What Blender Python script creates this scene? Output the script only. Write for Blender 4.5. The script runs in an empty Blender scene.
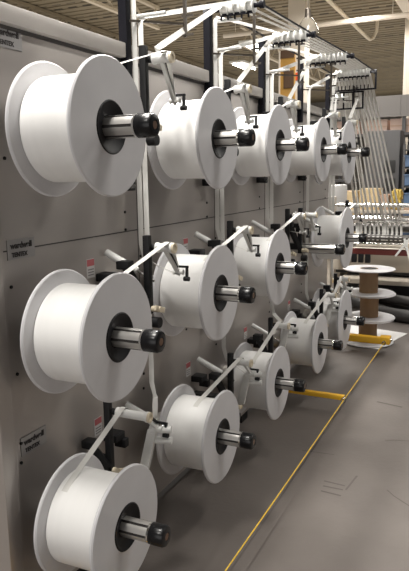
import bpy, bmesh, math, random
from mathutils import Vector, Matrix
random.seed(4)
S = bpy.context.scene
C = S.collection
PI = math.pi

# ------------------------------------------------------------------ materials
def mat(name, col, rough=.5, metal=0., noise=None, bump=None, spec=.5, coat=0.):
    m = bpy.data.materials.new(name); m.use_nodes = True
    nt = m.node_tree; b = nt.nodes['Principled BSDF']
    b.inputs['Roughness'].default_value = rough
    b.inputs['Metallic'].default_value = metal
    b.inputs['Specular IOR Level'].default_value = spec
    b.inputs['Coat Weight'].default_value = coat
    b.inputs['Base Color'].default_value = (*col, 1)
    tc = nt.nodes.new('ShaderNodeTexCoord')
    if noise:                                   # (scale, second colour, stretch, contrast low, high)
        sc, col2, st, lo, hi = noise
        mp = nt.nodes.new('ShaderNodeMapping'); mp.inputs['Scale'].default_value = st
        n = nt.nodes.new('ShaderNodeTexNoise'); n.inputs['Scale'].default_value = sc
        n.inputs['Detail'].default_value = 6
        r = nt.nodes.new('ShaderNodeValToRGB')
        r.color_ramp.elements[0].position = lo; r.color_ramp.elements[1].position = hi
        r.color_ramp.elements[0].color = (*col2, 1); r.color_ramp.elements[1].color = (*col, 1)
        nt.links.new(tc.outputs['Object'], mp.inputs['Vector'])
        nt.links.new(mp.outputs['Vector'], n.inputs['Vector'])
        nt.links.new(n.outputs['Fac'], r.inputs['Fac'])
        nt.links.new(r.outputs['Color'], b.inputs['Base Color'])
    if bump:                                    # (kind, scale, strength, distance, direction)
        kind, sc, stg, dist, dr = bump
        if kind == 'wave':
            w = nt.nodes.new('ShaderNodeTexWave'); w.bands_direction = dr
            w.inputs['Scale'].default_value = sc; w.inputs['Distortion'].default_value = .6
        else:
            w = nt.nodes.new('ShaderNodeTexNoise'); w.inputs['Scale'].default_value = sc
        nt.links.new(tc.outputs['Object'], w.inputs['Vector'])
        bp = nt.nodes.new('ShaderNodeBump'); bp.inputs['Strength'].default_value = stg
        bp.inputs['Distance'].default_value = dist
        nt.links.new(w.outputs['Fac'], bp.inputs['Height'])
        nt.links.new(bp.outputs['Normal'], b.inputs['Normal'])
    return m

def emit(name, col, s):
    m = bpy.data.materials.new(name); m.use_nodes = True
    b = m.node_tree.nodes['Principled BSDF']
    b.inputs['Base Color'].default_value = (*col, 1)
    b.inputs['Emission Color'].default_value = (*col, 1)
    b.inputs['Emission Strength'].default_value = s
    return m

M = dict(
 plastic=mat('white_plastic', (.645, .64, .655), .42, noise=(5, (.59, .585, .60), (1, 1, 1), .35, .65)),
 wound=mat('wound_tape', (.84, .835, .82), .5, noise=(3, (.81, .805, .79), (.3, 9, .3), .3, .7), bump=None),
 tape=mat('tape', (.66, .65, .62), .5),
 hub=mat('black_hub', (.010, .010, .012), .5, spec=.25),
 cap=mat('black_cap', (.007, .007, .008), .26, spec=.28),
 copper=mat('cap_screw', (.20, .12, .08), .35, .7),
 alu=mat('aluminium', (.60, .585, .56), .34, .80),
 steel=mat('steel', (.50, .49, .47), .25, 1.),
 chrome=mat('chrome', (.75, .74, .72), .12, 1.),
 panel=mat('panel_paint', (.45, .415, .39), .33, .42, noise=(1.6, (.40, .37, .345), (1, 1, 1), .3, .7)),
 rail=mat('rail_paint', (.50, .47, .44), .4, .2),
 groove=mat('groove', (.05, .045, .042), .6),
 black=mat('black_metal', (.010, .010, .011), .5, spec=.3),
 post=mat('post_paint', (.010, .010, .014), .6, noise=(9, (.16, .16, .17), (1, 1, .4), .28, .36), spec=.1),
 guide=mat('guide_bronze', (.10, .085, .07), .4, .5),
 white=mat('white_part', (.74, .74, .72), .35),
 cream=mat('cream_nylon', (.66, .58, .44), .45),
 floor=mat('concrete', (.150, .131, .118), .6, noise=(1.3, (.100, .086, .077), (1, 1, 1), .32, .68), bump=('noise', 40, .12, .01, None)),
 mark=mat('floor_mark', (.085, .072, .064), .7),
 yellow=mat('yellow_paint', (.78, .43, .02), .4),
 cord=mat('yellow_cord', (.80, .52, .03), .5),
 brown=mat('cardboard_core', (.34, .22, .12), .75, noise=(14, (.29, .18, .10), (1, 1, .3), .3, .7)),
 deck=mat('roof_deck', (.25, .205, .135), .75, noise=(.9, (.19, .155, .102), (1.2, .5, 1), .3, .7)),
 slot=mat('deck_slot', (.045, .037, .026), .8),
 joist=mat('cream_steel', (.60, .52, .40), .5),
 column=mat('beige_column', (.64, .575, .49), .55),
 wallm=mat('grey_siding', (.36, .34, .32), .6),
 fascia=mat('pale_siding', (.21, .195, .185), .6),
 carton=mat('carton', (.45, .30, .22), .75, noise=(3, (.38, .26, .19), (1, 1, 1), .3, .7)),
 pink=mat('pale_carton', (.50, .37, .31), .75),
 tan=mat('tan_carton', (.55, .42, .24), .7),
 blue=mat('blue_bin', (.10, .17, .30), .45),
 green=mat('green_bin', (.02, .09, .06), .5),
 dark=mat('dark_cabinet', (.085, .083, .085), .5),
 darker=mat('dark_grille', (.02, .02, .02), .6),
 rope=mat('yellow_hose', (.50, .36, .08), .6),
 red=mat('red_beam', (.13, .022, .018), .45),
 beige=mat('machine_beige', (.50, .45, .38), .45),
 rubber=mat('dark_roller', (.07, .065, .06), .35, .4),
 hose=mat('black_hose', (.035, .033, .032), .5),
 sheet=mat('white_sheet', (.68, .67, .66), .6),
 badge=mat('badge_plate', (.36, .35, .345), .35, .4),
 ink=mat('badge_ink', (.03, .026, .026), .6),
 label=mat('label_white', (.62, .60, .59), .5),
 lred=mat('label_red', (.50, .12, .13), .5),
 lgrey=mat('label_print', (.22, .21, .21), .5),
 amber=mat('amber_board', (.47, .27, .06), .6, noise=(2, (.38, .20, .04), (1, 1, 1), .3, .7)),
 umber=mat('dark_brown_board', (.085, .045, .022), .6),
 signred=mat('sign_red', (.72, .10, .03), .5),
 tube=emit('lit_tube', (1, .96, .88), 14),
)
g = bpy.data.materials.new('clear_acrylic'); g.use_nodes = True
b_ = g.node_tree.nodes['Principled BSDF']
b_.inputs['Transmission Weight'].default_value = .55; b_.inputs['Roughness'].default_value = .2
b_.inputs['Base Color'].default_value = (.40, .36, .30, 1); M['acrylic'] = g

# ------------------------------------------------------------------ mesh builder
class MB:
    def __init__(s): s.bm = bmesh.new(); s.mi = 0
    def _f(s, vs, smooth=False):
        try:
            f = s.bm.faces.new(vs); f.material_index = s.mi; f.smooth = smooth; return f
        except ValueError: return None
    def box(s, c, d, rot=None, bev=0.):
        c = Vector(c); R = rot or Matrix.Identity(3)
        v = []
        for x in (-1, 1):
            for y in (-1, 1):
                for z in (-1, 1):
                    v.append(s.bm.verts.new(c + R @ Vector((x*d[0]/2, y*d[1]/2, z*d[2]/2))))
        fs = [s._f([v[i] for i in q]) for q in ((0,1,3,2),(4,6,7,5),(0,4,5,1),(2,3,7,6),(0,2,6,4),(1,5,7,3))]
        if bev:
            es = list({e for f in fs for e in f.edges})
            bmesh.ops.bevel(s.bm, geom=es, offset=bev, segments=2, affect='EDGES', profile=.6, material=-1)
        return s
    def bar(s, a, b, w, h, up=(0, 0, 1), bev=0.):
        a = Vector(a); b = Vector(b); z = (b-a); L = z.length; z.normalize()
        u = Vector(up)
        if abs(z.dot(u)) > .98: u = Vector((1, 0, 0))
        x = u.cross(z).normalized(); y = z.cross(x)
        return s.box((a+b)/2, (w, h, L), Matrix((x, y, z)).transposed(), bev)
    def lathe(s, prof, o, axis, seg=40, smooth=True, sharp=()):
        """prof = [(radius, distance along axis)]"""
        o = Vector(o); a = Vector(axis).normalized()
        u = a.orthogonal().normalized(); w = a.cross(u); rings = []
        for r, d in prof:
            if r < 1e-6: rings.append([s.bm.verts.new(o+a*d)])
            else: rings.append([s.bm.verts.new(o+a*d+(u*math.cos(2*PI*k/seg)+w*math.sin(2*PI*k/seg))*r) for k in range(seg)])
        for A, B in zip(rings, rings[1:]):
            for k in range(seg):
                j = (k+1) % seg
                if len(A) == 1 and len(B) == 1: continue
                if len(A) == 1: s._f([A[0], B[j], B[k]], smooth)
                elif len(B) == 1: s._f([A[k], A[j], B[0]], smooth)
                else: s._f([A[k], A[j], B[j], B[k]], smooth)
        return s
    def cyl(s, a, b, r, r2=None, seg=20, bev=0.):
        a = Vector(a); b = Vector(b); L = (b-a).length; r2 = r if r2 is None else r2
        e = bev
        p = [(0, 0), (r-e, 0)] + ([(r, e)] if e else []) + [(r2, L-e)] + ([(r2-e, L)] if e else []) + [(0, L)]
        return s.lathe(p, a, b-a, seg)
    def tube(s, pts, r, seg=10, closed=False):
        pts = [Vector(p) for p in pts]; rings = []; n = len(pts); u = None
        for i, p in enumerate(pts):
            if closed: t = (pts[(i+1) % n]-pts[i-1]).normalized()
            else: t = (pts[min(i+1, n-1)]-pts[max(i-1, 0)]).normalized()
            u = t.orthogonal() if u is None else (u - t*u.dot(t)); u.normalize(); w = t.cross(u)
            rings.append([s.bm.verts.new(p+(u*math.cos(2*PI*k/seg)+w*math.sin(2*PI*k/seg))*r) for k in range(seg)])
        pr = list(zip(rings, rings[1:])) + ([(rings[-1], rings[0])] if closed else [])
        for A, B in pr:
            for k in range(seg): s._f([A[k], A[(k+1) % seg], B[(k+1) % seg], B[k]], True)
        if not closed:
            s._f(rings[0][::-1]); s._f(rings[-1])
        return s
    def quad(s, *p): s._f([s.bm.verts.new(Vector(q)) for q in p]); return s
    def prism(s, poly, z0, z1):
        lo = [s.bm.verts.new((x, y, z0)) for x, y in poly]; hi = [s.bm.verts.new((x, y, z1)) for x, y in poly]
        s._f(lo[::-1]); s._f(hi); n = len(poly)
        for i in range(n): s._f([lo[i], lo[(i+1) % n], hi[(i+1) % n], hi[i]])
        return s
    def ribbon(s, nodes, w, t=.0012, sub=6):
        """nodes = [(point, width vector)]"""
        P = []; W = []
        for (p, a), (q, c) in zip(nodes, nodes[1:]):
            for k in range(sub):
                f = k/sub; P.append(Vector(p).lerp(Vector(q), f)); W.append(Vector(a).lerp(Vector(c), f).normalized())
        P.append(Vector(nodes[-1][0])); W.append(Vector(nodes[-1][1]).normalized())
        rings = []; pn = None
        for i, p in enumerate(P):
            T = (P[min(i+1, len(P)-1)]-P[max(i-1, 0)]).normalized()
            wv = (W[i]-T*W[i].dot(T)).normalized(); n = T.cross(wv).normalized()
            if pn is not None and n.dot(pn) < 0: pass
            rings.append([s.bm.verts.new(p+wv*w/2+n*t/2), s.bm.verts.new(p-wv*w/2+n*t/2), s.bm.verts.new(p-wv*w/2-n*t/2), s.bm.verts.new(p+wv*w/2-n*t/2)])
        for A, B in zip(rings, rings[1:]):
            for k in range(4): s._f([A[k], A[(k+1) % 4], B[(k+1) % 4], B[k]])
        s._f(rings[0][::-1]); s._f(rings[-1]); return s
    def build(s, name, mats, parent=None, loc=None, fixn=True):
        if fixn: bmesh.ops.recalc_face_normals(s.bm, faces=s.bm.faces[:])
        me = bpy.data.meshes.new(name); s.bm.to_mesh(me); s.bm.free()
        for m in (mats if isinstance(mats, (list, tuple)) else [mats]): me.materials.append(M[m])
        try: me.set_sharp_from_angle(angle=math.radians(38))
        except Exception: pass
        o = bpy.data.objects.new(name, me); C.objects.link(o)
        if parent: o.parent = parent
        if loc: o.location = loc
        return o

def tag(o, label=None, cat=None, group=None, kind=None):
    if label: o['label'] = label
    if cat: o['category'] = cat
    if group: o['group'] = group
    if kind: o['kind'] = kind
    return o
def thing(name, label, cat, loc=(0, 0, 0), group=None, rz=0):
    o = bpy.data.objects.new(name, None); C.objects.link(o); o.location = loc; o.rotation_euler = (0, 0, rz)
    o.empty_display_size = .1
    return tag(o, label, cat, group)
def dup(root, loc, label=None, group=None):
    r = root.copy(); C.objects.link(r); r.location = loc
    if label: r['label'] = label
    if group: r['group'] = group
    for ch in list(root.children):
        c = ch.copy(); C.objects.link(c); c.parent = r
        for gch in ch.children:
            d = gch.copy(); C.objects.link(d); d.parent = c
    return r

# ------------------------------------------------------------------ layout numbers (metres; x along the machine, -y towards the aisle)
COL = [0, .778, 1.551, 2.420, 3.160]
ROW = [.42, 1.054, 1.682]
ROWN = ['bottom', 'middle', 'top']
COLN = ['nearest', 'second', 'third', 'fourth', 'farthest']
PY = .32                                  # face of the creel panel
XA, XB = -.16, 3.85

# ------------------------------------------------------------------ setting
f = MB()
f.quad((-6, -9, 0), (38, -9, 0), (38, 24, 0), (-6, 24, 0))
f.mi = 1
def mark(p, q, w):
    p = Vector((*p, .0012)); q = Vector((*q, .0012)); n = (q-p).normalized().cross(Vector((0, 0, 1)))*w/2
    f.quad(p-n, q-n, q+n, p+n)
for a, b, w in (((1.304, -.313), (1.303, -.413), .012), ((1.251, -.316), (1.241, -.417), .012), ((1.357, -.304), (1.347, -.413), .012),
                ((1.309, -.426), (1.477, -.446), .010), ((1.388, -.61), (1.34, -.65), .006), ((1.34, -.65), (1.274, -.729), .006),
                ((1.972, -.505), (2.0, -.55), .005), ((2.0, -.55), (2.04, -.68), .005), ((1.663, -.10), (1.676, -.28), .007), ((2.6, -.35), (2.56, -.52), .02), ((3.0, -.5), (2.9, -.9), .006)):
    mark(a, b, w)
fl = f.build('floor', ['floor', 'mark'], fixn=False); tag(fl, kind='structure')

ZC = 5.55
c = MB()
c.box((16, 7.5, ZC+.06), (44, 33, .1))
for k in range(146):                                   # deck ribs run across the building
    x = -5.8+k*.3
    c.box((x, 7.5, ZC+.003), (.15, 33, .024))
ce = c.build('ceiling', ['deck']); tag(ce, kind='structure')
s_ = MB()
for k in range(0, 100):                                 # rows of perforation slots between the ribs
    x = 8+k*.4+.2
    if x > 36: break
    for j in range(60):
        y = -5+j*.42+(.2 if k % 2 else 0)
        s_.box((x, y, ZC+.008), (.1, .24, .012))
so = s_.build('perforations', ['slot'], ce)
for nm, cc, dd in (('wall_far', (36, 7.5, ZC/2), (.2, 33, ZC)), ('wall_left', (16, 23.6, ZC/2), (43, .2, ZC))):
    w = MB(); w.box(cc, dd)
    n = 80
    for k in range(n):
        if nm == 'wall_far': w.box((35.88, -8.5+k*.4, ZC/2), (.06, .2, ZC))
        else: w.box((-5+k*.5, 23.48, ZC/2), (.25, .06, ZC))
    tag(w.build(nm, ['wallm']), kind='structure')

# roof joists (run along the machine)
def joist(y, x0, x1, olive=False):
    j = MB(); zt, zb = ZC-.06, ZC-.52
    j.box(((x0+x1)/2, y, zt), (x1-x0, .10, .07)); j.box(((x0+x1)/2, y, zb), (x1-x0, .10, .06))
    n = int((x1-x0)/.6)
    for k in range(n):
        a = x0+(x1-x0)*k/n; b = x0+(x1-x0)*(k+1)/n
        j.bar((a, y, zt if k % 2 else zb), (b, y, zb if k % 2 else zt), .035, .035)
    return j.build('roof_joist', ['deck' if olive else 'joist'])
for k, y in enumerate((6.75, 9.3)):
    tag(joist(y, 5.5, 12.6 if k == 0 else 24, k), ['cream open-web roof joist ending beside the nearest tall black post of the creel', 'olive open-web roof joist, farthest out to the left under the olive deck'][k], 'joist', 'roof joists')
tag(joist(5.7, 15.4, 27), 'cream open-web roof joist between the lit ceiling lamps and the beige columns', 'joist', 'roof joists')

def column(x, y, w, label, h=ZC-.01):
    t = thing('support_column', label, 'column', (x, y, 0), 'beige support columns')
    k = MB(); k.box((0, 0, h/2), (w, w, h), bev=.02); k.build('shaft', ['column'], t)
    k = MB(); k.box((0, 0, h-.06), (w+.14, w+.14, .10)); k.build('capital', ['column'], t)
    k = MB(); k.box((0, 0, .015), (w+.16, w+.16, .03)); k.build('base_plate', ['column'], t)
column(12.4, 3.17, .38, 'beige square column rising behind the tape racks at the top centre')
column(15, 1.07, .44, 'beige square column at the right edge of the view')
tb = MB(); tb.box((11.6, 1.10, 5.22), (6.3, .05, .34)); tb.box((11.6, 1.10, 5.39), (6.3, .24, .03)); tb.box((11.6, 1.10, 5.04), (6.3, .24, .03))
cb = tb.build('roof_beam', ['column']); tag(cb, 'beige steel beam under the roof running towards the right-edge column', 'beam')
for x in (9.0, 12.0, 14.5):
    hg = MB(); hg.box((x, 1.10, 5.475), (.08, .12, .14)); hg.build('hanger', ['column'], cb)
pp = MB(); pp.tube([(9.0, 2.42, 5.0), (12, 2.42, 5.0), (16.1, 2.42, 5.0), (16.35, 2.40, 5.0), (16.45, 2.33, 5.05), (16.42, 2.25, 5.2), (16.4, 2.22, 5.56)], .045, 12)
tag(pp.build('conduit_pipe', ['joist']), 'thin cream pipe under the ceiling deck ending in an upward hook', 'pipe')
dp = MB(); dp.cyl((13, 5.2, 4.77), (13, -4.5, 4.77), .055, seg=16)
for y in (4.9, 1.3, -3.6): dp.cyl((13, y, 4.8), (13, y, ZC), .008, seg=8)
tag(dp.build('overhead_pipe', ['column']), 'cream round pipe crossing below the ceiling from column to upper right', 'pipe')

# lit lamps far down the hall
def lamp(x, y, z, label):
    t = thing('ceiling_light', label, 'lamp', (x, y, z), 'lit ceiling lamps far down the hall')
    k = MB(); k.box((0, 0, .07), (1.3, .5, .06), bev=.01); k.build('housing', ['white'], t)
    for s in (-.12, .12):
        k = MB(); k.cyl((-.6, s, .01), (.6, s, .01), .03, seg=12); k.build('tube', ['tube'], t)
    for s in (-.5, .5):
        k = MB(); k.cyl((s, 0, .1), (s, 0, ZC-z), .008, seg=8); k.build('hanger', ['steel'], t)
lamp(17.9, 6.6, 4.85, 'lit ceiling lamp seen beside the second black creel post')
lamp(15.2, 5.2, 4.85, 'lit ceiling lamp hanging just above the first tape rack')
lamp(25.8, 5.5, 4.7, 'small lit ceiling lamp seen behind the last tape rack')
t = thing('high_bay_lamp', 'clear acrylic dome lamp hanging in front of the centre beige column', 'lamp', (7.5, 1.57, 3.45))
k = MB(); k.lathe([(.15, 0), (.145, .06), (.11, .15), (.06, .21), (.055, .205), (.105, .145), (.138, .06), (.143, 0), (.15, 0)], (0, 0, 0), (0, 0, 1), 32); k.build('dome_shade', ['acrylic'], t)
k = MB(); k.cyl((0, 0, .2), (0, 0, .34), .05, .04, 20, .01); k.build('ballast', ['guide'], t)
k = MB(); k.cyl((0, 0, .34), (0, 0, ZC-3.45), .005, seg=8); k.build('hanger', ['guide'], t)

# ------------------------------------------------------------------ the creel
creel = thing('creel_machine', 'tall grey creel machine with a panel of shafts, tension arms and roller racks', 'machine', (1.85, PY, 0))
def part(mb, name, mats, parent=creel):
    o = mb.build(name, mats, parent)
    if parent is creel: o.location = (-1.85, -PY, 0)
    return o
p = MB(); p.box(((XA+XB)/2, PY+.10, (.09+1.975)/2), (XB-XA, .20, 1.975-.09), bev=.004)
p.mi = 1
p.box(((XA+XB)/2, PY+.0005, 1.322), (XB-XA-.02, .004, .004))               # seam along the whole panel
for cx in COL[:4]:
    p.box((cx+.655, PY+.0005, 1.25), (.004, .004, .9))                     # narrow vertical slots beside the posts
part(p, 'back_panel', ['panel', 'groove'])
p = MB(); p.box(((XA+XB)/2-.04, PY+.09, 2.012), (XB-XA+.08, .24, .055), bev=.006); part(p, 'top_rail', ['rail'])
p = MB(); p.box(((XA+XB)/2, PY+.02, 1.979), (XB-XA, .05, .012)); part(p, 'rail_groove', ['groove'])
p = MB(); p.box((XA-.05, PY+.08, 1.0), (.06, .24, 1.96), bev=.008); p.box((XA-.012, PY+.07, 1.0), (.014, .2, 1.9)); part(p, 'end_post', ['panel'])
for x in (.2, 1.95, 3.6):
    p = MB(); p.box((x, PY+.10, .05), (.10, .12, .10)); p.cyl((x, PY+.10, 0), (x, PY+.10, .02), .06); part(p, 'foot', ['black'])
bolt = None
for cx in COL:
    for bx, bz in ((-.10, 1.60), (-.11, 1.21), (-.11, .93), (.02, .90), (-.115, .70), (-.12, .635), (.56, 1.40), (.56, 1.33), (.30, .80)):
        if bolt is None:
            p = MB(); p.cyl((0, .001, 0), (0, -.004, 0), .0055, seg=10); bolt = p.build('bolt', ['black'], creel); o = bolt
        else:
            o = bolt.copy(); C.objects.link(o); o.parent = creel
        o.location = (cx+bx-1.85, 0, bz)
# badges and warning labels
def text_mesh(s, size, x, y, z, name, parent):
    cu = bpy.data.curves.new(name, 'FONT'); cu.body = s; cu.size = size; cu.extrude = .0006; cu.align_x = 'CENTER'; cu.offset = size*.03
    o = bpy.data.objects.new(name, cu); C.objects.link(o)
    dg = bpy.context.evaluated_depsgraph_get(); me = bpy.data.meshes.new_from_object(o.evaluated_get(dg))
    bpy.data.objects.remove(o); me.materials.clear(); me.materials.append(M['ink'])
    o = bpy.data.objects.new(name, me); C.objects.link(o); o.parent = parent
    o.rotation_euler = (PI/2, 0, 0); o.location = (x, y, z)
    return o
for z in (ROW[2]+.27, ROW[1]+.27, ROW[0]+.265):
    p = MB(); p.box((-.055-1.85, -.0015, z), (.125, .004, .062)); pl = p.build('name_plate', ['badge'], creel)
    text_mesh('wardwell', .0265, -.055-1.85, -.0045, z+.003, 'lettering', pl)
    text_mesh('TENTEX', .019, -.065-1.85, -.0045, z-.023, 'lettering', pl)
for cx in COL[:4]:
    for rz, dz in ((ROW[1], .155), (ROW[0], .175)):
        p = MB(); x = cx+.31-1.85; z = rz+dz
        p.box((x, -.001, z), (.048, .003, .07)); p.mi = 1; p.box((x, -.0025, z+.021), (.044, .002, .024)); p.mi = 2
        for k in range(3): p.box((x, -.0025, z-.004-k*.010), (.036, .002, .004))
        p.build('warning_label', ['label', 'lred', 'lgrey'], creel)
# sensors on the panel
for cx in COL[:4]:
    for rz, dz in ((ROW[2], -.16), (ROW[1], -.20)):
        p = MB(); x = cx+.50; z = rz+dz
        p.box((x-.02, PY-.025, z+.02), (.05, .05, .03), bev=.004); p.box((x+.03, PY-.03, z-.02), (.045, .06, .035), bev=.004)
        p.cyl((x-.03, PY-.04, z-.015), (x-.03, PY-.07, z-.015), .010, seg=12)
        so = part(p, 'sensor_block', ['black'])
        p = MB(); p.cyl((x+.005, PY-.04, z+.022), (x+.005, PY-.075, z+.022), .013, seg=12); p.build('sensor_tip', ['steel'], so)
        p = MB(); p.box((x+.03, PY-.062, z-.02), (.03, .006, .015)); p.build('sensor_clip', ['steel'], so)

# spindles -----------------------------------------------------------
def spindle():
    k = MB(); r = .0325; o = Vector((0, .19+.12, 0))                     # grooved expanding shaft
    n = 6; prof = []
    for i in range(n):
        a0 = 2*PI*i/n+.12
        for da, rr in ((.0, r), (.27, r), (.54, r), (.78, r), (.79, r*.84), (1.035, r*.84), (1.04, r)):
            prof.append((rr*math.cos(a0+da), rr*math.sin(a0+da)))
    A = [k.bm.verts.new((x, .31, z)) for x, z in prof]; B = [k.bm.verts.new((x, -.088, z)) for x, z in prof]
    m = len(prof)
    for i in range(m):
        k.mi = 1 if i % 7 in (3, 4, 5) else 0
        k._f([A[i], A[(i+1) % m], B[(i+1) % m], B[i]], True)
    k.mi = 0
    k._f(A); k._f(B[::-1])
    k.lathe([(0, .02), (.06, .02), (.06, .0), (.045, -.03), (0, -.03)], (0, .30, 0), (0, 1, 0), 28)
    sh = k.build('spindle', ['alu', 'groove'], creel)
    k = MB(); k.cyl((0, -.0855, 0), (0, -.0915, 0), .0345, seg=32); k.build('collar', ['chrome'], sh)
    k = MB(); k.lathe([(0, 0), (.0335, 0), (.0345, .004), (.0345, .044), (.031, .051), (.024, .0535), (.014, .0535), (.013, .051), (0, .051)], (0, -.0915, 0), (0, -1, 0), 32); k.build('end_cap', ['cap'], sh)
    k = MB(); k.cyl((0, -.141, 0), (0, -.1440, 0), .0115, seg=16); k.build('cap_screw', ['copper'], sh)
    return sh
sp0 = spindle(); first = True
for ci, cx in enumerate(COL):
    for ri, rz in enumerate(ROW):
        if first: o = sp0; first = False
        else:
            o = sp0.copy(); C.objects.link(o); o.parent = creel
            for ch in sp0.children:
                d = ch.copy(); C.objects.link(d); d.parent = o
        o.location = (cx-1.85, -PY, rz)

# tension arms --------------------------------------------------------
DAN = {(0,2):(.50,.278),(1,2):(.47,.255),(2,2):(.46,.256),(3,2):(.55,.27),(4,2):(.41,.258),
       (0,1):(.484,.217),(1,1):(.486,.213),(2,1):(.60,.22),(3,1):(.0,.21),(4,1):(.60,.20),
       (0,0):(.275,.262),(1,0):(.474,.187),(2,0):(.30,.236),(3,0):(.56,.208),(4,0):(.25,.26)}
for kk in DAN:
    if kk != (0, 0): DAN[kk] = (DAN[kk][0]-.085, DAN[kk][1]+(.03, .013, -.02)[kk[1]])
SWING = {(0,0):(.10,-.085),(1,0):(.11,-.09),(2,0):(.15,-.05)}
YR = .13
YSP = {(0,2):.035,(1,2):.035,(0,1):.032,(1,1):.040,(2,1):.045,(0,0):.178,(1,0):.10,(2,0):.115,(3,0):.09,(4,0):.10}   # where each tape is just leaving its winding
def tension_arm(ci, ri):
    dx, dz = DAN[(ci, ri)]; x = COL[ci]+dx; z = ROW[ri]+dz
    yu = .118 if (ci, ri) != (0, 0) else .235
    k = MB(); xu = x-.016
    k.box((xu, yu, z-.10), (.024, .026, .29), bev=.004)                     # upright
    k.bar((xu, yu, z-.20), (xu, PY, z-.20), .05, .04)
    zb = z-.055 if (ci, ri) != (0, 0) else z-.11; xb = .075 if (ci, ri) != (0, 0) else .05
    k.bar((xu-xb, yu+.05, zb), (xu-.008, yu+.005, z-.21), .030, .026)                 # slanted brace
    k.box((xu-xb, yu+.05, zb), (.045, .05, .03), bev=.005)
    k.cyl((xu, yu-.01, z-.275), (xu, yu-.045, z-.275), .020, seg=16)
    k.cyl((x, yu, z), (x, yu-.03, z), .012, seg=14)
    t = part(k, 'tension_arm', ['black'])
    k2 = MB(); qx = COL[ci]+.375; qz = ROW[ri]+.115; k2.box((qx, PY-.03, qz), (.065, .06, .030), bev=.004); k2.box((qx+.02, PY-.05, qz-.03), (.03, .05, .035), bev=.004); k2.build('mount_block', ['black'], t)
    rl = yu-.03-(.071 if (ci, ri) == (0, 0) else .020)
    k = MB(); k.lathe([(0, 0), (.019, 0), (.019, .008), (.016, .012), (.016, rl-.012), (.020, rl-.008), (.020, rl), (0, rl)], (x, yu-.03, z), (0, -1, 0), 24); k.build('guide_roller', ['white'], t)
    k = MB(); k.lathe([(.011, 0), (.019, 0), (.019, .008), (.011, .008), (.009, .004), (0, .004)], (x, yu-.03-rl, z), (0, -1, 0), 24); k.build('roller_cap', ['cream'], t)
    sx, sz = SWING.get((ci, ri), ((.10, -.09), (.11, -.105), (.098, -.133))[ri]); ye = .04 if (ci, ri) != (0, 0) else .075; E = Vector((x+sx, ye, z+sz))
    k = MB(); k.bar((x+.008, ye+.02, z-.005), E+Vector((0, .022, 0)), .008, .015, (0, 1, 0)); k.build('swing_arm', ['white'], t)
    k = MB(); k.bar((x+.03, ye+.022, z-.002), E+Vector((.012, .028, .020)), .008, .010, (0, 1, 0)); k.bar(E+Vector((.012, .035, .020)), E+Vector((.012, -.018, .020)), .008, .008); k.bar(E+Vector((.012, -.012, .020)), E+Vector((.010, -.012, -.026)), .008, .011); k.cyl(E+Vector((.010, .0, -.026)), E+Vector((.010, -.022, -.026)), .009, seg=12); k.build('arm_clip', ['black'], t)
    k = MB(); k.lathe([(0, 0), (.011, 0), (.008, .004), (.008, .036), (.011, .040), (0, .040)], E+Vector((0, .038, 0)), (0, -1, 0), 18); k.build('arm_roller', ['white'], t)
    if ri < 2:
        cx = COL[ci]; rz = ROW[ri]; o1 = Vector((cx+.40, .31, rz+.205)) if (ci, ri) != (0, 0) else Vector((cx+.50, .31, rz+.20)); o2 = o1+Vector((.03, -.12, -.07))
        k = MB(); k.cyl(o1, o2, .014, seg=16, bev=.003); k.build('damper_cylinder', ['white'], t)
        k = MB(); k.cyl(o2, o2+Vector((.02, -.06, -.04)), .005, seg=10); k.build('damper_rod', ['steel'], t)
    k = MB(); k.cyl((xu, yu-.01, z-.225), (xu, yu-.05, z-.225), .011, seg=12); k.bar((xu-.025, yu-.04, z-.215), (xu+.032, yu-.045, z-.235), .010, .020, bev=.003); k.build('wing_nut', ['cream'], t)
    if ri == 0:
        k = MB(); k.cyl(E+Vector((-.005, .05, -.005)), E+Vector((.02, -.03, -.005)), .014, seg=14); k.cyl(E+Vector((.0, .05, -.05)), E+Vector((.022, -.03, -.05)), .014, seg=14)
        k.bar(E+Vector((0, .04, -.01)), E+Vector((-.035, .06, -.15)), .016, .036, (0, 1, 0)); k.build('drop_link', ['white'], t)
    return x, z, E
ARM = {}
for ci in range(5):
    for ri in range(3): ARM[(ci, ri)] = tension_arm(ci, ri)

# posts, guides and roller racks ---------------------------------------
PX = [.582, 1.345, 2.110, 2.910, 3.690]
BARZ = 2.32
BARY = [(.235, .075), (.235, .040), (.235, -.012), (.245, -.025)]          # y-range of the four racks
for i, x in enumerate(PX):
    top = 2.52 if i == 0 else 2.325
    k = MB(); k.box((x, .302, (1.90+top)/2), (.036, .036, top-1.90), bev=.004)
    k.box((x, .305, 1.92), (.05, .03, .05)); po = part(k, 'post', ['post'])
    for zz in (2.14, 2.27):
        k = MB(); k.cyl((x+.03, .27, zz), (x+.03, .14, zz), .007, seg=12); k.build('guide_pin', ['white'], po)
    # slim eyelet guide standing off the post
    k = MB()
    gx = x+.15
    k.box((gx, .12, 2.20), (.011, .012, .26)); k.bar((gx, .12, 2.12), (x, .28, 2.12), .008, .008)
    for z in (2.08, 2.15, 2.22, 2.30): k.bar((gx-.0, .135, z), (gx, .085, z), .006, .009)
    k.build('eyelet_guide', ['guide'], po)
SLOT = {}
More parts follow.
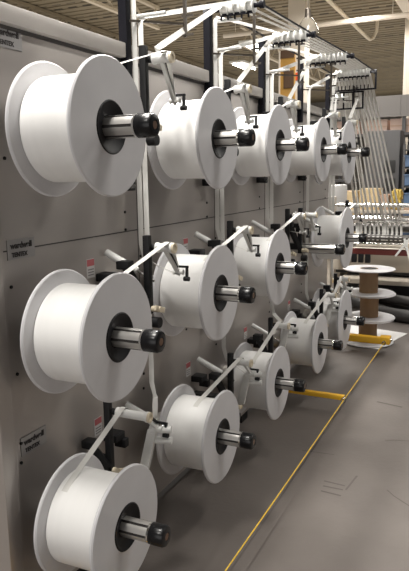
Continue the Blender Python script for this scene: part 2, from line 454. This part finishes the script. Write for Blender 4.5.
def rack(i):
    x = PX[i+1]+.02; y0, y1 = BARY[i]
    k = MB(); k.cyl((x, y0+.05, BARZ), (x, y1-.035, BARZ), .011, seg=14)
    k.bar((x-.01, y0, BARZ-.03), (x-.01, y1, BARZ-.03), .01, .012)
    for j in range(int((y0-y1)/.035)+1): k.bar((x-.01, y0-.035*j, BARZ-.03), (x-.01, y0-.035*j, BARZ-.052), .006, .012)
    k.cyl((x, y1-.033, BARZ), (x, y1-.055, BARZ), .018, seg=14)
    rk = part(k, 'roller_rack', ['post'])
    k = MB(); L = y0-y1; prof = [(.012, 0)]; n = max(3, int(round(L/.033)))
    for j in range(n):
        d = L*j/n; s = L/n
        prof += [(.034, d), (.034, d+.005), (.026, d+.007), (.026, d+s-.002)]
    prof += [(.034, L), (.034, L+.005), (.012, L+.005)]
    k.lathe(prof, (x, y0, BARZ), (0, -1, 0), 20); k.build('rack_roller', ['white'], rk)
    return x
BX = [rack(i) for i in range(4)]
# braces between racks and the drop frame below the last one
for i in range(3):
    k = MB(); k.bar((BX[i]+.0, BARY[i][1]-.045, BARZ), (BX[i+1], BARY[i+1][1]-.045, BARZ), .006, .007); part(k, 'rack_brace', ['post'])
    k = MB(); k.bar((BX[i]+.0, .26, BARZ), (BX[i+1], .26, BARZ), .008, .008); part(k, 'rack_brace', ['post'])
k = MB(); x = BX[3]; y1 = -.075
k.bar((x, y1, BARZ+.01), (x, y1, 2.185), .014, .014); k.bar((x, .25, 2.19), (x, y1, 2.19), .012, .012); k.bar((x, .25, BARZ), (x, .25, 2.185), .012, .012)
for j in range(9): k.cyl((x-.012, .22-.03*j, 2.195), (x-.012, .22-.03*j, 2.225), .004, seg=8)
part(k, 'comb_frame', ['post'])
k = MB(); x = 3.75
for a, b in (((x, .26, 2.18), (x, .03, 2.18)), ((x, .26, 2.05), (x, .03, 2.05)), ((x, .26, 2.185), (x, .26, 2.045)), ((x, .03, 2.185), (x, .03, 2.045)), ((x, .185, 2.18), (x, .185, 2.05)), ((x, .11, 2.18), (x, .11, 2.05)), ((x, .24, 2.1), (3.69, .27, 2.1))): k.bar(a, b, .012, .012)
part(k, 'eyelet_frame', ['post'])

# trip-cord arms in yellow
def cord_arm(x, thick, block):
    k = MB(); k.bar((x, PY+.02, .125), (x, -.20, .12), thick, thick*.9, bev=.004)
    k.box((x, PY-.01, .125), (.09, .02, .09))
    if block: k.box((x+.012, -.205, .125), (.10, .085, .062), bev=.006)
    o = part(k, 'cord_arm', ['yellow']); o['label'] = 'yellow painted arm'
    k = MB(); yy = -.20 if not block else -.205
    k.tube([(x-.03+.018*math.cos(a)*0-(.03 if block else 0), yy+.014*math.cos(a), .112+.014*math.sin(a)) for a in [2*PI*i/16 for i in range(16)]], .004, 8, True)
    k.cyl((x-.032-(.03 if block else 0), yy, .126), (x, yy, .126), .006, seg=10)
    if block: k.cyl((x+.03, yy-.04, .125), (x+.03, yy-.055, .125), .016, seg=14)
    k.build('eyelet', ['steel'], o)
cord_arm(2.27, .034, False); cord_arm(3.78, .062, True); cord_arm(-.11, .034, False)
k = MB(); k.tube([(-.10, -.20, .112), (1.0, -.20, .108), (2.24, -.20, .112), (3.0, -.20, .108), (3.73, -.205, .112)], .0028, 8)
tag(k.build('trip_cord', ['cord']), 'thin yellow cord stretched low along the aisle side of the creel', 'cord')

# ------------------------------------------------------------------ spools
def disc(k, R, y0, y1, hole, seg=72, e=.004):
    k.lathe([(hole, y0), (R-e, y0), (R, y0+e), (R, y1-e), (R-e, y1), (hole, y1), (hole, y0)], (0, 0, 0), (0, 1, 0), seg)
def full_spool(R, rw, W, name='tape_spool'):
    t = thing(name, 'x', 'spool')
    k = MB(); disc(k, R, 0, .013, .0775); k.build('flange', ['plastic'], t)
    k = MB(); disc(k, R, W-.013, W, .0775); k.build('flange', ['plastic'], t)
    k = MB(); k.lathe([(.065, .013), (rw-.004, .013), (rw, .018), (rw, W-.018), (rw-.004, W-.013), (.065, W-.013), (.065, .013)], (0, 0, 0), (0, 1, 0), 72); k.build('tape_winding', ['wound'], t)
    k = MB(); k.lathe([(.0345, .010), (.060, .006), (.068, -.001), (.0745, -.0025), (.078, .0), (.078, .012), (.064, .014), (.064, W-.014), (.078, W-.012), (.078, W), (.0345, W), (.0345, .010)], (0, 0, 0), (0, 1, 0), 48); k.build('hub', ['hub'], t)
    return t
RW = {}
protoA = full_spool(.2, .156, .222); protoB = full_spool(.230, .166, .222)
usedA = usedB = False
VAR = [[.155, .155, .155], [.155, .155, .158]]
for ri in (2, 1, 0):
    for ci in range(5):
        if (ci, ri) == (3, 1): continue
        big = ci == 4
        lab = f'white tape spool on the {ROWN[ri]} row, {COLN[ci]} ' + ('column' if ci != 4 else 'column with the wider flanges')
        loc = (COL[ci], 0, ROW[ri])
        if big:
            if not usedB: o = protoB; usedB = True
            else: o = dup(protoB, loc)
        else:
            if not usedA: o = protoA; usedA = True
            else: o = dup(protoA, loc)
        o.location = loc; o['label'] = lab; o['group'] = 'tape spools on the creel'
        RW[(ci, ri)] = .166 if big else .156

# ------------------------------------------------------------------ tapes
YV = (0, 1, 0)
def slot(key, j):
    # lay on rack j: the newest column sits at the panel end, older tapes have moved out towards the aisle
    lst = [(c, r) for c in range(j, -1, -1) for r in (2, 1, 0) if (c, r) != (3, 1)]
    y0, y1 = BARY[j]; n = len(lst)
    return y0-.010-(y0-y1-.020)*lst.index(key)/max(1, n-1)
NIPX, NIPZ = 5.10, 1.05
WT = .0225
for ci in range(5):
    for ri in range(3):
        if (ci, ri) == (3, 1): continue
        x0, z0, E = ARM[(ci, ri)]; cx = COL[ci]; rw = RW[(ci, ri)]+.001; zc = ROW[ri]
        # tangent from the top of the winding to the guide roller
        d = Vector((x0-cx, z0+.018-zc)); D = d.length; th = math.atan2(d.y, d.x)
        ph = th+math.acos(rw/D)
        ysp = YSP.get((ci, ri), .05); yr = min(.185, max(.090, ysp)) if (ci, ri) == (0, 0) else min(.072, max(.040, ysp)); nodes = []
        for a, dr in ((ph+.30, -.004), (ph+.2, -.001), (ph+.1, 0), (ph, 0)): nodes.append(((cx+(rw+dr)*math.cos(a), ysp, zc+(rw+dr)*math.sin(a)), YV))
        nodes += [((x0-.010, yr, z0+.0215), YV), ((x0+.010, yr, z0+.0205), YV)]
        xv = PX[ci]+(.026, .022, 0)[ri]; yv = (.248, .274, .175)[ri]
        WE = (.9, .42, 0)
        nodes += [((E.x+.006, E.y+.018, E.z+.01), WE), ((E.x+.006, E.y+.020, E.z-.011), WE), ((E.x-.010, E.y+.024, E.z-.006), WE)]
        tilt = (0, .45, .9)
        if ri == 2:
            nodes += [((x0+.005, .075, z0+.035), (0, .6, .8))]
        else:
            zt = (2.12, 2.275)[ri]
            nodes += [((xv-.01, yv-.02, E.z+.03), (.4, .9, 0)), ((xv, yv, E.z+.09), YV), ((xv, yv, zt), YV), ((xv+.012, yv-.01, zt+.016), (0, .8, .6))]
        if ci < 4:
            y = slot((ci, ri), ci)
            nodes += [None]
            p0 = nodes[-2][0]; p1 = Vector((BX[ci], y, BARZ+.028)); q = Vector(p0).lerp(p1, .35)
            nodes[-1] = (q, tilt)
            nodes += [(Vector(p0).lerp(p1, .85), (0, .7, .7)), (p1, YV)]
            for j in range(ci+1, 4): y = slot((ci, ri), j); nodes += [((BX[j], y, BARZ+.028), YV)]
            nodes += [((BX[3]+.022, y, BARZ+.014), YV)]
        else:
            y = (.16, .225, .075)[ri]
            nodes += [((3.75, y, (2.09, 2.15, 2.12)[ri]), YV), ((3.765, y, (2.09, 2.15, 2.12)[ri]-.01), YV)]
        # down to the nip rollers: fan in slightly, wrap the upper and then the lower roller
        yn = y*1.8-.09
        last = Vector(nodes[-1][0]); goal = Vector((NIPX-.04, yn, NIPZ+.03))
        nodes += [(last.lerp(goal, .14), (0, 1, 0)), (last.lerp(goal, .34), (.75, .66, 0)), (last.lerp(goal, .8), (.75, .66, 0))]
        r1 = .043
        for a in (PI*.9, PI*1.15, PI*1.4, PI*1.65): nodes.append(((NIPX+r1*math.cos(a), yn, NIPZ+r1*math.sin(a)), YV))
        for a in (PI*.35, PI*.6, PI*.85, PI*1.1, PI*1.4): nodes.append(((5.06+r1*math.cos(a), yn-.012, .86+r1*math.sin(a)), YV))
        nodes.append(((5.32, yn-.012, .80), YV))
        k = MB(); k.ribbon(nodes, WT, sub=5)
        o = k.build('tape_strip', ['tape'])
        tag(o, f'white tape running off the {ROWN[ri]} row spool in the {COLN[ci]} column', 'tape', 'white tapes leaving the spools')

# ------------------------------------------------------------------ roller stand that takes the tapes
st = thing('roller_stand', 'steel roller stand with bright nip rollers beyond the end of the creel', 'machine', (5.15, -.3, 0))
def sp(mb, name, mats, parent=st):
    o = mb.build(name, mats, parent)
    if parent is st: o.location = (-5.15, .3, 0)
    return o
YA, YB = .62, -1.15
for x, z, r, mm in ((5.10, 1.05, .042, 'chrome'), (5.06, .86, .042, 'rubber'), (5.25, 1.19, .022, 'steel'), (5.30, .955, .05, 'rubber'), (5.32, .765, .034, 'steel')):
    k = MB(); k.lathe([(0, 0), (r*.5, 0), (r*.5, .05), (r, .055), (r, YA-YB-.055), (r*.5, YA-YB-.05), (r*.5, YA-YB), (0, YA-YB)], (x, YA, z), (0, -1, 0), 28); sp(k, 'roller', [mm])
for y in (YA, YB):
    k = MB(); k.box((5.18, y, .97), (.36, .03, .62), bev=.01); k.box((5.10, y, .34), (.09, .06, .68)); k.box((5.18, y, .02), (.6, .10, .04), bev=.005); sp(k, 'side_frame', ['beige'])
k = MB(); k.box((4.98, (YA+YB)/2, .73), (.04, YA-YB, .062), bev=.004); sp(k, 'tie_beam', ['red'])
k = MB(); k.box((4.99, (.30+YB)/2, .79), (.10, .30-YB, .022), bev=.004); sp(k, 'guard_strip', ['beige'])
k = MB()
for y in (-.20,):
    k.bar((4.93, y+.02, .88), (4.93, y-.06, .60), .012, .02, (0, 1, 0)); k.bar((4.93, y-.03, .88), (4.93, y+.10, .70), .012, .02, (0, 1, 0)); k.cyl((4.92, y, .84), (4.95, y, .84), .025, seg=14)
    k.bar((4.93, y, .80), (5.0, y, .74), .02, .03)
sp(k, 'clevis', ['white'])
k = MB()
for j in range(3): k.box((4.97, .32-.07*j, .66), (.05, .05, .09), bev=.006)
sp(k, 'switch_box', ['black'])

mb_ = thing('machine_housing', 'beige machine housing low behind the stack of empty spools', 'machine', (5.78, -.2, 0))
k = MB(); k.box((0, 0, .55), (.5, 1.9, .22), bev=.015); k.build('housing', ['beige'], mb_)
k = MB(); k.box((-.05, 0, .43), (.35, 1.7, .05), bev=.01); k.build('tray', ['darker'], mb_)
k = MB(); k.box((-.30, -.1, .36), (.40, 1.7, .05), bev=.01); k.build('shelf', ['beige'], mb_)
for y in (-.85, .85):
    k = MB(); k.box((0, y, .24), (.3, .08, .48), bev=.008); k.box((0, y, .015), (.4, .14, .03)); k.build('leg', ['beige'], mb_)
k = MB(); k.box((.2, 0, .2), (.04, 1.6, .4)); k.build('back_sheet', ['dark'], mb_)

def hose(pts, r, label):
    P = [Vector(p) for p in pts]; out = []
    for i in range(len(P)-1):
        p0 = P[max(i-1, 0)]; p1 = P[i]; p2 = P[i+1]; p3 = P[min(i+2, len(P)-1)]
        for s in range(10):
            t = s/10
            out.append(.5*((2*p1)+(p2-p0)*t+(2*p0-5*p1+4*p2-p3)*t*t+(3*p1-p0-3*p2+p3)*t**3))
    out.append(P[-1])
    k = MB(); k.tube(out, r, 14)
    tag(k.build('flexible_hose', ['hose']), label, 'hose', 'black hoses on the floor')
hose([(5.25, .38, .16), (5.15, .05, .075), (5.0, -.25, .075), (5.05, -.7, .075), (5.3, -1.2, .075)], .068, 'thick black hose nearest the stack of empty spools')
hose([(5.55, .45, .10), (5.45, .1, .08), (5.3, -.2, .085), (5.42, -.6, .075), (5.6, -1.2, .075)], .066, 'thick black hose curving farther back under the beige housing')
hose([(5.30, .34, .30), (5.32, .1, .20), (5.15, -.15, .21), (5.1, -.5, .20), (5.4, -1.0, .20)], .05, 'black hose lying on top of the others under the rollers')

# ------------------------------------------------------------------ empty spools on the floor
def empty_spool():
    t = thing('empty_spool', 'x', 'spool')
    R, W = .230, .226
    for z in (0, W-.010):
        k = MB(); k.lathe([(.078, z), (R-.003, z), (R, z+.003), (R, z+.007), (R-.003, z+.010), (.078, z+.010), (.078, z)], (0, 0, 0), (0, 0, 1), 64); k.build('flange', ['plastic'], t)
    k = MB(); k.lathe([(.072, .0), (.082, .0), (.082, W), (.072, W), (.072, 0)], (0, 0, 0), (0, 0, 1), 40); k.build('core', ['brown'], t)
    k = MB(); k.lathe([(.0, .19), (.0715, .19), (.0715, .222), (.066, .2245), (.020, .219), (.0, .216)], (0, 0, 0), (0, 0, 1), 40); k.build('dark_bore_plug', ['hub'], t)  # black plug added to fill the bore so the core hole looks dark
    return t
e0 = empty_spool(); X, Y = 4.13, .005
for i, (nm) in enumerate(('empty white spool with brown core at the bottom of the floor stack', 'empty white spool with brown core in the middle of the floor stack', 'empty white spool with brown core on top of the floor stack')):
    o = e0 if i == 0 else dup(e0, (X, Y, 0))
    o.location = (X+(0, .006, -.004)[i], Y+(0, -.005, .004)[i], .0062+.2262*i); o['label'] = nm; o['group'] = 'stacked empty spools'
k = MB(); k.prism([(3.90, -.13), (4.56, -.29), (4.72, .33), (4.06, .49)], .0005, .006)
tag(k.build('cardboard_sheet', ['sheet']), 'white square sheet lying on the floor under the stacked empty spools', 'sheet')

# ------------------------------------------------------------------ background of the hall
def rack_thing():
    t = thing('storage_rack', 'long storage rack with pale siding above its loaded top shelf, far behind', 'rack', (12.0, .6, 0))
    k = MB()
    for j in range(24): k.box((-.0, 1.7-j*.25, 2.83), (.03+.02*(j % 2), .25, .42))
    k.build('siding', ['fascia'], t)
    for y in (1.75, .25, -1.3, -2.9):
        k = MB(); k.box((.05, y, 1.5), (.06, .07, 3.0)); k.build('upright', ['dark'], t)
        k = MB(); k.box((1.0, y, 1.5), (.06, .07, 3.0)); k.build('upright', ['dark'], t)
    for z in (.12, 1.35, 2.28):
        k = MB(); k.box((.5, -.6, z), (1.1, 4.8, .05)); k.build('shelf', ['dark'], t)
    return t
rack_thing()
for j in range(7):
    k = MB(); k.box((0, 0, .14), (.6, .52, .28), bev=.01)
    k.mi = 1; k.box((-.301, 0, .14), (.004, .52, .03))
    y = 2.03-j*.58
    o = k.build('carton', ['pink', 'carton'], loc=(12.4, y, 2.306))
    tag(o, ('pinkish carton on the top rack shelf, ' + ['leftmost', 'second from left', 'third from left', 'fourth from left', 'fifth from left', 'sixth from left', 'rightmost'][j]), 'carton', 'cartons on the rack top shelf')
for j, (y, h) in enumerate(((1.7, .55), (1.05, .7), (.45, .6))):
    k = MB(); k.box((0, 0, h/2), (.7, .5, h), bev=.01); k.mi = 1; k.box((-.352, 0, h*.6), (.004, .5, .05))
    tag(k.build('carton', ['tan', 'carton'], loc=(12.4, y, .146)), ['tan carton on the lowest rack shelf, left', 'tan carton on the lowest rack shelf, middle', 'tan carton on the lowest rack shelf, right'][j], 'carton', 'cartons on the lowest rack shelf')

t = thing('control_cabinet', 'dark grey control cabinet standing behind the falling tapes', 'cabinet', (10.6, .98, 0))
k = MB(); k.box((0, 0, 1.16), (.5, .62, 2.2), bev=.015); k.build('body', ['dark'], t)
k = MB(); k.box((0, 0, .03), (.46, .58, .06)); k.build('plinth', ['darker'], t)
k = MB(); k.box((-.255, .10, 1.35), (.02, .34, 1.5), bev=.004); k.build('door', ['dark'], t)
for z, y in ((1.30, -.15), (1.62, -.14)):
    k = MB(); k.box((-.258, y, z), (.02, .2, .22), bev=.004); k.build('screen', ['darker'], t)
k = MB(); k.box((-.27, -.04, 1.5), (.02, .02, .12)); k.build('handle', ['steel'], t)

# work table with tan cartons, yellow hose coil
t = thing('work_table', 'long beige work table behind the rollers with cartons and a hose coil', 'table', (9.2, .6, 0))
k = MB(); k.box((0, 0, .90), (.8, 2.9, .05), bev=.008); k.build('table_top', ['beige'], t)
for x in (-.34, .34):
    for y in (-1.35, 1.35):
        k = MB(); k.box((x, y, .44), (.06, .06, .88)); k.build('leg', ['steel'], t)
k = MB(); k.box((0, 0, .30), (.7, 2.7, .03)); k.build('shelf', ['beige'], t)
for j, (y, w, h, mm, nm) in enumerate(((1.72, .38, .40, 'beige', 'pale carton on the work table, at its left end'), (1.30, .34, .30, 'tan', 'tan carton on the work table beside the pale one'), (.92, .32, .34, 'tan', 'tan carton on the work table in the middle'), (.70-.02, .14, .24, 'carton', 'small brown carton on the work table left of the hose coil'))):
    k = MB(); k.box((0, 0, h/2), (.36, w, h), bev=.008); k.mi = 1; k.box((0, 0, h+.0005), (.36, .05, .002))
    tag(k.build('carton', [mm, 'carton'], loc=(9.1, y, .9265)), nm, 'carton', 'cartons on the work table')
k = MB(); pts = []
for i in range(220):
    a = i*.2; rr = .10+.022*math.sin(i*.031*3)+.02*math.sin(i*.7); pts.append((.0+rr*math.cos(a), -.07+.14*i/220+.01*math.sin(i*1.3), .17+rr*math.sin(a)*1.25))
k.tube(pts, .016, 8)
tag(k.build('hose_coil', ['rope'], loc=(9.0, .50, .923)), 'loose coil of yellow hose on the work table behind the last tape', 'hose')
k = MB(); k.box((0, 0, .045), (.3, .5, .09), bev=.008)
tag(k.build('wooden_block', ['carton'], loc=(9.05, .12, .9265)), 'brown wooden block on the work table right of the yellow coil', 'block')

t = thing('bin_rack', 'steel bin rack holding blue bins at the right edge, behind the rollers', 'rack', (10.3, .10, 0))
for x in (-.25, .25):
    for y in (-.95, .45):
        k = MB(); k.box((x, y, 1.0), (.04, .04, 2.0)); k.build('upright', ['dark'], t)
for z in (.30, .62, .94, 1.26, 1.58, 1.9):
    k = MB(); k.box((0, -.25, z), (.55, 1.45, .02)); k.build('shelf', ['dark'], t)
names = ['lowest', 'second lowest', 'third lowest', 'second highest', 'highest']
for i, z in enumerate((.31, .63, .95, 1.27, 1.59)):
    for j, y in enumerate((.28, -.13, -.54)):
        k = MB(); w, d, h = .37, .5, .25
        k.box((0, 0, .01), (d, w, .02)); k.box((-d/2+.01, 0, h*.42), (.02, w, h*.84)); k.box((d/2-.01, 0, h/2), (.02, w, h))
        for s in (-1, 1): k.box((0, s*(w/2-.01), h/2), (d, .02, h))
        k.box((-d/2-.012, 0, h*.8), (.03, w*.9, .02)); k.box((-d/2-.003, 0, h*.45), (.006, .12, .06))
        tag(k.build('storage_bin', ['blue'], loc=(10.3, .10+y, z+.001)), f'blue storage bin on the {names[i]} bin shelf, ' + ('left', 'middle', 'right')[j], 'bin', 'blue bins on the rack')
for j, y in enumerate((.15, -.4)):
    k = MB(); k.box((0, 0, .09), (.45, .45, .18), bev=.01); k.box((0, 0, .19), (.47, .47, .025), bev=.005)
    tag(k.build('storage_box', ['green'], loc=(10.3, .10+y, 1.911)), ('dark green lidded box on top of the bin rack, left', 'dark green lidded box on top of the bin rack, right')[j], 'box', 'green boxes on the bin rack')

# amber plywood partition behind the posts with its red sign
t = thing('plywood_partition', 'amber plywood partition standing just left of the centre beige column', 'partition', (11.95, 3.27, 0))
k = MB(); k.box((0, 0, 2.05), (.05, .32, 4.1)); k.build('board', ['amber'], t)
k = MB(); k.box((-.035, -.03, 3.50), (.03, .22, .36)); k.box((-.03, 0, 4.02), (.03, .3, .16)); k.build('dark_inset', ['umber'], t)
k = MB(); k.box((-.01, .175, 2.05), (.09, .03, 4.1)); k.box((-.01, 0, 3.03), (.09, .33, .05)); k.build('frame', ['column'], t)
k = MB(); k.box((0, 0, 0), (.012, .17, .16), bev=.003); k.mi = 1; k.box((-.002, 0, .10), (.012, .17, .04))
tag(k.build('wall_sign', ['signred', 'label'], loc=(12.203, 3.12, 3.59)), 'orange red sign with a pale top edge on the centre beige column', 'sign')

# clutter past the end of the creel: a pale wrapped pallet load and a machine upright
t = thing('wrapped_pallet', 'pale wrapped pallet load seen through the gap past the creel end', 'pallet', (7.6, 1.55, 0))
k = MB(); k.box((0, 0, .07), (1.0, 1.0, .02))
for y in (-.45, 0, .45): k.box((0, y, .03), (1.0, .09, .06))
for j in range(5): k.box((-.42+.21*j, 0, .09), (.12, 1.0, .02))
k.build('pallet', ['tan'], t)
k = MB()
for iz in range(3):
    for iy in range(2): k.box((0, -.24+.48*iy, .10+.21+.42*iz), (.9, .46, .41), bev=.03)
k.build('load', ['sheet'], t)
t = thing('machine_stand', 'narrow cream machine stand with black knobs just past the creel end', 'machine', (5.0, .95, 0))
k = MB(); k.box((0, 0, .62), (.10, .08, 1.24), bev=.01); k.box((0, 0, .02), (.3, .3, .04), bev=.006); k.build('post', ['beige'], t)
k = MB(); k.box((-.03, -.10, .85), (.12, .16, .22), bev=.02); k.box((-.02, -.12, .5), (.12, .14, .3), bev=.02); k.build('gear_box', ['cream'], t)
for z, y in ((.93, -.1), (.8, -.08), (.58, -.13), (.44, -.1)):
    k = MB(); k.cyl((-.07, y, z), (-.12, y, z), .022, seg=14, bev=.004); k.build('knob', ['black'], t)

# ------------------------------------------------------------------ light
def area(name, loc, sx, sy, power, rot=(0, 0, 0), col=(1, .965, .91)):
    l = bpy.data.lights.new(name, 'AREA'); l.shape = 'RECTANGLE'; l.size = sx; l.size_y = sy; l.energy = power; l.color = col
    o = bpy.data.objects.new(name, l); C.objects.link(o); o.location = loc; o.rotation_euler = rot
    return o
for x in (.9, 3.2, 5.8): area('fluorescent_row', (x, 1.0, 4.7), 1.3, .2, 170)
for x, pw in ((-.6, 205), (-3.4, 105)): area('fluorescent_row', (x, .35, 4.7), 1.3, .25, pw)
for x in (1.6, 4.0, 7.0): area('fluorescent_row', (x, -2.2, 4.7), 1.3, .2, 80)
area('fluorescent_row', (12, 1.9, 4.9), 9, .4, 420)
area('fluorescent_row', (12, -4.0, 4.9), 9, .4, 260)
area('fluorescent_row', (16, 8, 4.9), 14, .4, 700)
# unseen fill panel added behind the camera to brighten the windings
area('rear_fill', (-5.6, -.5, 1.6), 2.9, 3.6, 75, (0, -PI/2, 0), (1, .97, .94))
# added fill: one broad unseen panel shining up to brighten the deck
area('deck_fill', (20, 4, 4.4), 28, 12, 760, (PI, 0, 0), (1, .93, .82))
w = bpy.data.worlds.new('World'); S.world = w; w.use_nodes = True
w.node_tree.nodes['Background'].inputs['Color'].default_value = (1, .97, .93, 1)
w.node_tree.nodes['Background'].inputs['Strength'].default_value = .12

# ------------------------------------------------------------------ camera
fw = Vector((0.89145382, 0.41841554, -0.17389226)); r = Vector((0.42229709, -0.90631857, -0.01586852)); u = Vector((0.16424142, 0.05928814, 0.98463682))
cd = bpy.data.cameras.new('camera'); cam = bpy.data.objects.new('camera', cd); C.objects.link(cam)
m = Matrix((r, u, -fw)).transposed().to_4x4(); m.translation = Vector((-1.5972563, -1.03855664, 1.54473204)); cam.matrix_world = m
cd.sensor_fit = 'VERTICAL'; cd.sensor_height = 36; cd.lens = 632.486*36/571; cd.clip_start = .05; cd.clip_end = 200
S.camera = cam
S.view_settings.view_transform = 'Standard'; S.view_settings.look = 'None'; S.view_settings.gamma = 1
S.view_settings.use_curve_mapping = False
S.view_settings.exposure = -.16
